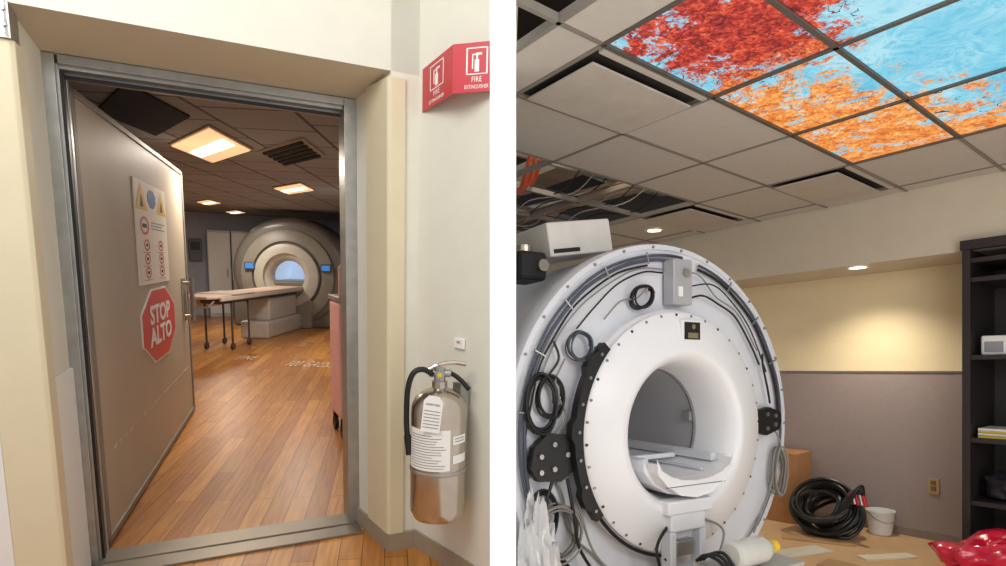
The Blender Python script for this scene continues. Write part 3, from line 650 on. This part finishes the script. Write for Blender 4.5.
for k,(x,y,rz,sx,sy,c) in enumerate([(2.12,4.35,20,.55,.16,(214,206,190)),(2.45,4.66,-25,.5,.12,(190,150,104)),(1.95,4.75,60,.4,.2,(206,176,130)),(2.72,4.25,8,.4,.1,(226,214,190)),(2.30,4.02,-50,.3,.2,(176,140,100))]):
    w=MB(); w.box(-sx/2,sx/2,-sy/2,sy/2,.0,.012); put('flat_board',w,mat('board%d'%k,c,.7),Matrix.Translation(Vector((x,y,.001)))@Matrix.Rotation(math.radians(rz),4,'Z'),label='loose flat packing board on the tan floor',cat='board',group='packing boards on the floor')

# ---------------------------------------------------------------- magnet
m_mw=mat('magnet_white',(220,223,230),.42,var=.02); m_fw=mat('flange_white',(238,239,242),.35,var=.01); m_bore=mat('bore_grey_white',(178,178,180),.4,var=.01)
m_cab1=mat('cable_grey_blue',(78,84,98),.5); m_cab2=mat('cable_grey',(140,138,132),.5); m_bolt=mat('bolt_steel',(160,160,160),.3,.8)
m_brk=mat('bracket_black',(20,20,22),.5)
r=root('mri_magnet',FM,(0,.5,-1.02),'white uncovered scanner magnet with exposed cables and round bore','medical scanner')
MAG=r
ML=RX
w=MB(); w.lathe([(.32,-1.0),(.88,-1.0),(.92,-.96),(.93,-.9),(.93,-.14),(.95,-.12),(.955,-.10),(.955,-.015),(.95,0.0),(.925,.004),(.92,-.004),(.60,-.004),(.36,-.004)],96,M=ML)
put('vacuum_vessel',w,m_mw,FM,parent=r,smooth=True,angle=30)
w=MB(); w.lathe([(.615,-.004),(.615,.045),(.60,.06),(.60,.085),(.588,.095),(.46,.128),(.42,.142),(.40,.145),(.385,.140),(.365,.120),(.345,.08),(.330,.02),(.322,-.06),(.318,-.12)],96,M=ML)
put('end_flange',w,m_fw,FM,parent=r,smooth=True,angle=40)
w=MB(); w.lathe([(.3185,-.10),(.312,-1.0)],72,M=ML); put('bore_tube',w,m_bore,FM,parent=r,smooth=True)
m_seam=mat('seam_grey',(100,100,102),.5)
w=MB(); w.lathe([(.319,-.115),(.314,-.115),(.314,-.122),(.319,-.122)],72,M=ML); put('bore_seam',w,m_seam,FM,parent=r)
for k in range(36):
    a=2*math.pi*k/36+.05
    x=.597*math.cos(a);z=.597*math.sin(a)
    w=MB(); w.cyl((x*.98,-.084,z*.98),(x*.98,-.098,z*.98),.007,8); put('flange_bolt',w,m_bolt if k%3 else m_brk,FM,parent=r)
for k in range(30):
    a=2*math.pi*k/30
    w=MB(); w.cyl((.935*math.cos(a),-.003,.935*math.sin(a)),(.935*math.cos(a),-.010,.935*math.sin(a)),.007,8); put('rim_bolt',w,m_bolt,FM,parent=r)
def arc(rad,a0,a1,y=-.015,n=40,wob=0.0,seed=0):
    out=[]
    for i in range(n+1):
        a=math.radians(a0+(a1-a0)*i/n); q=rad+wob*noise.noise(Vector((a*3,seed,0)))
        out.append((q*math.cos(a),y,q*math.sin(a)))
    return out
def cable(pts,rr,m,nm='cable',sm=False):
    w=MB(); w.tube(spline(pts) if sm else pts,rr,8); put(nm,w,m,FM,parent=MAG,smooth=True)
cable(arc(.87,210,82,wob=.012,seed=1),.009,m_cab1)
cable(arc(.893,205,84,wob=.008,seed=2),.007,m_cab1)
cable(arc(.848,190,100,wob=.02,seed=5),.005,m_black)
cable(arc(.825,160,80,wob=.02,seed=9),.0035,m_cab2)
cable(arc(.865,76,-2,wob=.015,seed=3),.008,m_black)
cable(arc(.888,76,-40,wob=.010,seed=4),.007,m_cab1)
cable(arc(.88,-12,-60,wob=.02,seed=6),.006,m_cab2)
cable(arc(.86,200,240,wob=.03,seed=7),.008,m_black)
cable(arc(.74,196,240,wob=.05,seed=8),.006,m_cab2)
for a in (100,118,136,154,172,60,42,24):
    ca,sa=math.cos(math.radians(a)),math.sin(math.radians(a))
    w=MB(); w.cyl((.85*ca,-.026,.85*sa),(.91*ca,-.026,.91*sa),.005,6); put('cable_clip',w,m_bolt,FM,parent=r)
cable([(-.10,-.02,.70),(-.16,-.04,.72),(-.24,-.04,.66),(-.34,-.04,.64),(-.44,-.04,.55)],.004,m_cab2,sm=True)
cable([(-.06,-.03,.80),(-.20,-.04,.79),(-.36,-.04,.72),(-.50,-.04,.60),(-.60,-.04,.50)],.0045,m_black,sm=True)
cable([(.1,-.03,.82),(.2,-.04,.80),(.33,-.03,.70),(.5,-.03,.62),(.66,-.03,.42)],.004,m_cab2,sm=True)
cable([(.12,-.03,.68),(.22,-.04,.70),(.34,-.04,.66),(.48,-.03,.60),(.6,-.03,.46),(.68,-.03,.34)],.0055,m_black,sm=True)
cable([(.10,-.04,.74),(.28,-.05,.76),(.44,-.04,.68),(.60,-.03,.54),(.74,-.03,.30)],.004,m_black,sm=True)
cable([(.72,-.02,.40),(.70,-.04,.33),(.74,-.04,.20),(.76,-.04,.12)],.006,m_black,sm=True)
cable([(-.72,-.03,.44),(-.70,-.04,.36),(-.76,-.04,.28)],.006,m_black,sm=True)
cable([(-.66,-.03,.36),(-.72,-.04,.24),(-.66,-.04,.10),(-.72,-.04,.02)],.005,m_cab2,sm=True)
cable([(-.74,-.05,-.18),(-.78,-.06,-.32),(-.70,-.07,-.55),(-.55,-.07,-.76)],.008,m_black,sm=True)
cable([(-.66,-.05,-.18),(-.64,-.08,-.36),(-.60,-.08,-.52),(-.42,-.10,-.74),(-.2,-.10,-.84)],.008,m_black,sm=True)
cable([(-.60,-.05,-.30),(-.54,-.09,-.52),(-.40,-.12,-.66),(-.24,-.12,-.78)],.006,m_cab2,sm=True)
cable([(.80,-.04,-.03),(.84,-.05,-.12),(.80,-.05,-.22),(.72,-.05,-.42),(.62,-.04,-.6)],.005,m_cab2,sm=True)
cable([(-.08,-.12,-.42),(-.24,-.18,-.52),(-.22,-.20,-.68),(-.26,-.2,-.84)],.008,m_black,sm=True)
cable([(.08,-.12,-.42),(.22,-.17,-.50),(.16,-.19,-.66),(.26,-.18,-.86)],.006,m_cab2,sm=True)
cable([(-.14,-.13,-.60),(-.06,-.22,-.70),(.06,-.22,-.66),(.14,-.2,-.84)],.008,m_black,sm=True)
def coil(cx,cz,rx,rz,n,rr,m,y=-.022,rot=0):
    w=MB(); pts=[]
    for i in range(n*28+1):
        a=2*math.pi*i/28; t=i/28
        q=1+.08*math.sin(t*2.3)+.04*math.sin(a*2+t); x=rx*q*math.cos(a); z=rz*q*math.sin(a)
        c,s=math.cos(rot),math.sin(rot); pts.append((cx+c*x-s*z,y-.007*(i/28)-.003*math.sin(a*3),cz+s*x+c*z))
    w.tube(pts,rr,7); put('cable_coil',w,m,FM,parent=MAG,smooth=True)
coil(-.58,.42,.065,.065,6,.004,m_cab1)
coil(-.2,.67,.07,.05,5,.005,m_black,rot=.5)
coil(-.79,.16,.075,.125,4,.0075,m_black)
coil(-.74,.19,.065,.09,4,.006,m_black)
coil(-.72,-.42,.12,.12,9,.005,m_cab2,rot=-.5)
coil(-.78,-.34,.07,.11,4,.006,m_black)
coil(.83,-.27,.05,.13,7,.005,m_cab2)
coil(-.50,-.74,.13,.07,5,.006,m_cab2)
w=MB()
P=[]
n=30; A0,A1=138,216
for i in range(n+1):
    a=math.radians(A0+(A1-A0)*i/n); rr=.652+(.018 if i in (3,4,5,14,15,16,25,26,27) else 0); P.append((rr*math.cos(a),rr*math.sin(a)))
for i in range(n,-1,-1):
    a=math.radians(A0+(A1-A0)*i/n); P.append((.606*math.cos(a),.606*math.sin(a)))
vs=[(p[0],-.10,p[1]) for p in P]+[(p[0],-.055,p[1]) for p in P]; N_=len(P)
fs=[(i,(i+1)%N_,N_+(i+1)%N_,N_+i) for i in range(N_)]
for i in range(n): fs.append((i,N_-1-i,N_-2-i,i+1))
for i in range(n): fs.append((N_+i,N_+i+1,N_+N_-2-i,N_+N_-1-i))
w.add(vs,fs); put('curved_bracket',w,m_brk,FM,parent=r)
w=MB(); w.tube(arc(.617,216,262,y=-.07),.009,8); put('edge_seal',w,m_brk,FM,parent=r,smooth=True)
for k in range(7):
    a=math.radians(143+k*11.4); w=MB(); w.cyl((.634*math.cos(a),-.099,.634*math.sin(a)),(.634*math.cos(a),-.110,.634*math.sin(a)),.008,8); put('bracket_bolt',w,m_bolt,FM,parent=r)
w=MB(); w.prism([(-.86,-.12),(-.84,-.03),(-.77,.03),(-.68,.02),(-.60,-.02),(-.60,-.13),(-.70,-.19),(-.82,-.18)],.02,.06,M=RX); put('bracket_plate',w,m_brk,FM,parent=r)
for x,z in [(-.81,-.07),(-.74,-.02),(-.74,-.13),(-.81,-.14),(-.67,-.07)]:
    w=MB(); w.cyl((x,-.06,z),(x,-.072,z),.012,10); put('bracket_bolt',w,m_bolt,FM,parent=r)
w=MB(); w.prism([(.64,.08),(.64,-.04),(.72,-.06),(.83,-.03),(.85,.02),(.84,.07),(.74,.10)],.02,.05,M=RX); put('bracket_plate',w,m_brk,FM,parent=r)
for x,z in [(.72,.06),(.79,.05),(.79,0),(.72,-.02)]:
    w=MB(); w.cyl((x,-.05,z),(x,-.060,z),.012,10); put('bracket_bolt',w,m_bolt,FM,parent=r)
w=MB(); w.rbox(-.03,.10,-.08,-.004,.64,.87,.008); put('junction_box',w,mat('box_grey',(180,181,184),.4,.2),FM,parent=r)
w=MB(); w.cyl((.05,-.08,.80),(.05,-.095,.80),.022,16); put('port_cap',w,m_galv,FM,parent=r)
w=MB(); w.box(.0,.03,-.084,-.08,.68,.73); put('box_sticker',w,m_signw,FM,parent=r)
w=MB(); w.rbox(-.02,.11,-.128,-.075,.45,.56,.006); put('port_frame',w,m_fw,FM,parent=r)
w=MB(); w.box(-.008,.098,-.132,-.127,.462,.548); put('port_window',w,m_brk,FM,parent=r)
w=MB(); w.box(.01,.08,-.136,-.131,.468,.495); put('port_fitting',w,m_steel,FM,parent=r)
w=MB(); w.cyl((.045,-.131,.525),(.045,-.14,.525),.013,10); put('port_fitting',w,m_steel,FM,parent=r)
w=MB(); w.box(.288,.312,.12,.17,.03,.08); put('bore_sensor',w,mat('sensor_grey',(140,140,142),.4),FM,parent=r)
# wide curved cradle filling the lower bore
top=[(-.30,-.13),(-.27,-.17),(-.20,-.205),(-.11,-.228),(0,-.236),(.11,-.228),(.20,-.205),(.27,-.17),(.30,-.13)]
bot=[(.295,-.185),(.235,-.255),(.13,-.312),(0,-.333),(-.13,-.312),(-.235,-.255),(-.295,-.185)]
prof=[(p[0]*.93,p[1]*.93) for p in top+bot]; n=len(prof)
caps=[(0,1,14,15),(1,2,14),(2,3,13,14),(3,4,12,13),(4,5,11,12),(5,6,10,11),(6,7,10),(7,8,9,10)]
w=MB()
vs=[(p[0],-.13,p[1]) for p in prof]+[(p[0],.7,p[1]) for p in prof]
w.add(vs,[(i,(i+1)%n,n+(i+1)%n,n+i) for i in range(n)]+caps); put('cradle_tray',w,m_fw,FM,parent=r)
w=MB(); k_=.9
vs=[(p[0]*k_,-.20,p[1]*.95-.012) for p in prof]+[(p[0]*k_,-.13,p[1]*.97-.008) for p in prof]
w.add(vs,[(i,(i+1)%n,n+(i+1)%n,n+i) for i in range(n)]+caps); put('cradle_nose',w,m_fw,FM,parent=r,bevel=.006)
for sx in (-1,1):
    w=MB(); w.rbox(sx*.235-.02,sx*.235+.02,-.10,.7,-.16,-.118,.008); put('cradle_rail',w,m_mw,FM,parent=r)
    w=MB(); w.rbox(sx*.14-.010,sx*.14+.010,-.11,.7,-.20,-.185,.005); put('guide_rail',w,m_mw,FM,parent=r)
w=MB(); w.rbox(-.215,.215,.15,.18,-.17,-.145,.006); put('cross_bar',w,m_fw,FM,parent=r)
w=MB(); w.box(-.20,.20,-.2015,-.1995,-.246,-.242); put('nose_seam',w,m_seam,FM,parent=r)
w=MB(); w.rbox(-.17,.13,-.185,-.10,-.385,-.318,.01); w.rbox(-.14,.09,-.175,-.10,-.47,-.38,.012); put('dock_step',w,m_fw,FM,parent=r)
for x0 in (-.14,.06):
    w=MB(); w.rbox(x0,x0+.04,-.17,-.10,-.86,-.47,.01); put('dock_leg',w,m_mw,FM,parent=r)
w=MB(); w.rbox(-.14,.10,-.165,-.10,-.70,-.65,.01); put('dock_brace',w,m_mw,FM,parent=r)
w=MB(); w.rbox(-.08,.04,-.15,-.10,-.60,-.52,.01); put('dock_connector',w,m_galv,FM,parent=r)
w=MB(); w.rbox(-.07,.02,-.155,-.10,-.82,-.72,.01); put('dock_connector',w,mat('connector_grey',(90,92,96),.5),FM,parent=r)
for sx in (-1,1):
    w=MB(); w.rbox(sx*.48-.13,sx*.48+.13,.05,.9,-1.02,-.70,.02); put('foot',w,m_mw,FM,parent=r)
E=FM@Matrix.Translation(Vector((-.38,.36,.905)))@Matrix.Rotation(math.radians(-10),4,'Y')
r4=root('equipment_box',E,(0,0,0),'white metal electronics box perched on top of the magnet','equipment')
w=MB(); w.rbox(-.20,.20,-.16,.16,0,.17,.01); put('housing',w,mat('equip_white',(222,220,214),.5),E,parent=r4)
w=MB(); w.box(-.18,-.02,-.165,-.159,.015,.035); put('vent_strip',w,m_brk,E,parent=r4)
E=FM@Matrix.Translation(Vector((-.66,.30,.75)))
r4=root('valve_assembly',E,(0,0,0),'black and steel valve assembly behind the magnet rim','equipment')
w=MB(); w.rbox(-.10,.06,-.1,.1,0,.14,.02); put('housing',w,m_brk,E,parent=r4)
w=MB(); w.cyl((-.02,0,.14),(-.02,0,.18),.045,16); put('fitting',w,m_steel,E,parent=r4)
w=MB(); w.cyl((.02,-.10,.07),(.02,-.13,.07),.03,12); put('fitting',w,m_steel,E,parent=r4)
w=MB(); w.tube(spline([(-.1,-.05,.10),(-.15,-.08,.13),(-.18,-.05,.03),(-.19,0,-.12)]),.012); put('hose',w,m_black,E,parent=r4,smooth=True)
E=FM@Matrix.Translation(Vector((.03,-.46,-1.02)))
r5=root('equipment_crate',E,(0,0,0),'low grey equipment crate standing before the magnet','crate')
w=MB(); w.rbox(-.22,.22,-.12,.10,0,.45,.015); put('body',w,mat('crate_grey',(150,148,146),.6),E,parent=r5)
w=MB(); w.rbox(-.23,.23,-.13,.11,.45,.47,.006); put('lid',w,mat('crate_lid',(170,168,164),.5),E,parent=r5)
B_=E@Matrix.Translation(Vector((-.04,-.05,.472+.062)))@Matrix.Rotation(math.radians(90),4,'Y')@Matrix.Scale(1.35,4)
r6=root('plastic_bottle',B_,(0,0,0),'translucent white plastic bottle with yellow cap lying on the crate','bottle')
w=MB(); w.lathe([(0,-.09),(.035,-.09),(.044,-.08),(.044,.05),(.036,.075),(.018,.09),(.018,.10),(0,.10)],28); put('body',w,mat('bottle_clear',(240,240,234),.12,trans=.4),B_,parent=r6,smooth=True)
w=MB(); w.lathe([(0,.125),(.021,.125),(.021,.10),(0,.10)],20); put('cap',w,m_yel,B_,parent=r6)
for k in range(3):
    w=MB(); w.tube(spline([(-.22+.02*k,-.10,.482),(-.222+.02*k,-.03,.52+.01*k),(-.22+.02*k,.04,.52),(-.215+.02*k,.09,.483)]),.008); put('loose_hose',w,m_black,E,smooth=True,label='short black hose lying over the crate lid',cat='hose',group='hoses on the crate')
w=MB(); blob(w,(0,0,.40),.085,.12,.42,.30,2.8,12,seg=72,rings=70,zmin=0,fold=.35); put('plastic_wrap',w,mat('wrap_clear',(236,238,240),.10,trans=.35,coat=.6),Matrix.Translation(Vector((.130,2.24,0))),smooth=True,label='bundle of crumpled translucent plastic wrap on the floor',cat='plastic wrap',angle=180)

# ---------------------------------------------------------------- lights
def area(name,loc,target,size,energy,color=(1,1,1),sy=None):
    l=bpy.data.lights.new(name,'AREA'); l.energy=energy; l.color=color; l.size=size
    if sy: l.shape='RECTANGLE'; l.size_y=sy
    o=bpy.data.objects.new(name,l); COL.objects.link(o); o.location=loc
    d=Vector(target)-Vector(loc); o.rotation_euler=d.to_track_quat('-Z','Y').to_euler()
area('corridor_fill',(-1.2,.3,3.2),(-.9,3,1.2),1.4,48,(1,.98,.94))  # unseen fill added above the camera to brighten the corridor walls
area('refit_front_fill',(1.6,.2,2.45),(1.8,4,1.0),1.6,48,(1,.98,.95))  # unseen front fill added near the camera to whiten the magnet
area('refit_bounce_fill',(2.3,1.2,.25),(2.3,2.6,2.6),2.0,36,(1,.96,.92))  # added low fill aimed upward, standing in for light bounced to the ceiling
area('plenum_fill',(.5,3.9,CZ+.68),(.9,4.8,CZ),.4,12,(1,.85,.68))  # added fill above the open grid; no such lamp known
for c,en in [((.65,2.85,2.28),32),((1.72,5.7,2.28),36),((.9,9.0,2.28),40)]:
    p=FL@Vector(c); q=FL@Vector((c[0],c[1],0)); area('scanner_room_lamp',p,q,.5,en,(1,.90,.78))
wld=bpy.data.worlds.new('world'); scene.world=wld; wld.use_nodes=True; wld.node_tree.nodes['Background'].inputs[0].default_value=(.95,.97,1,1); wld.node_tree.nodes['Background'].inputs[1].default_value=.5
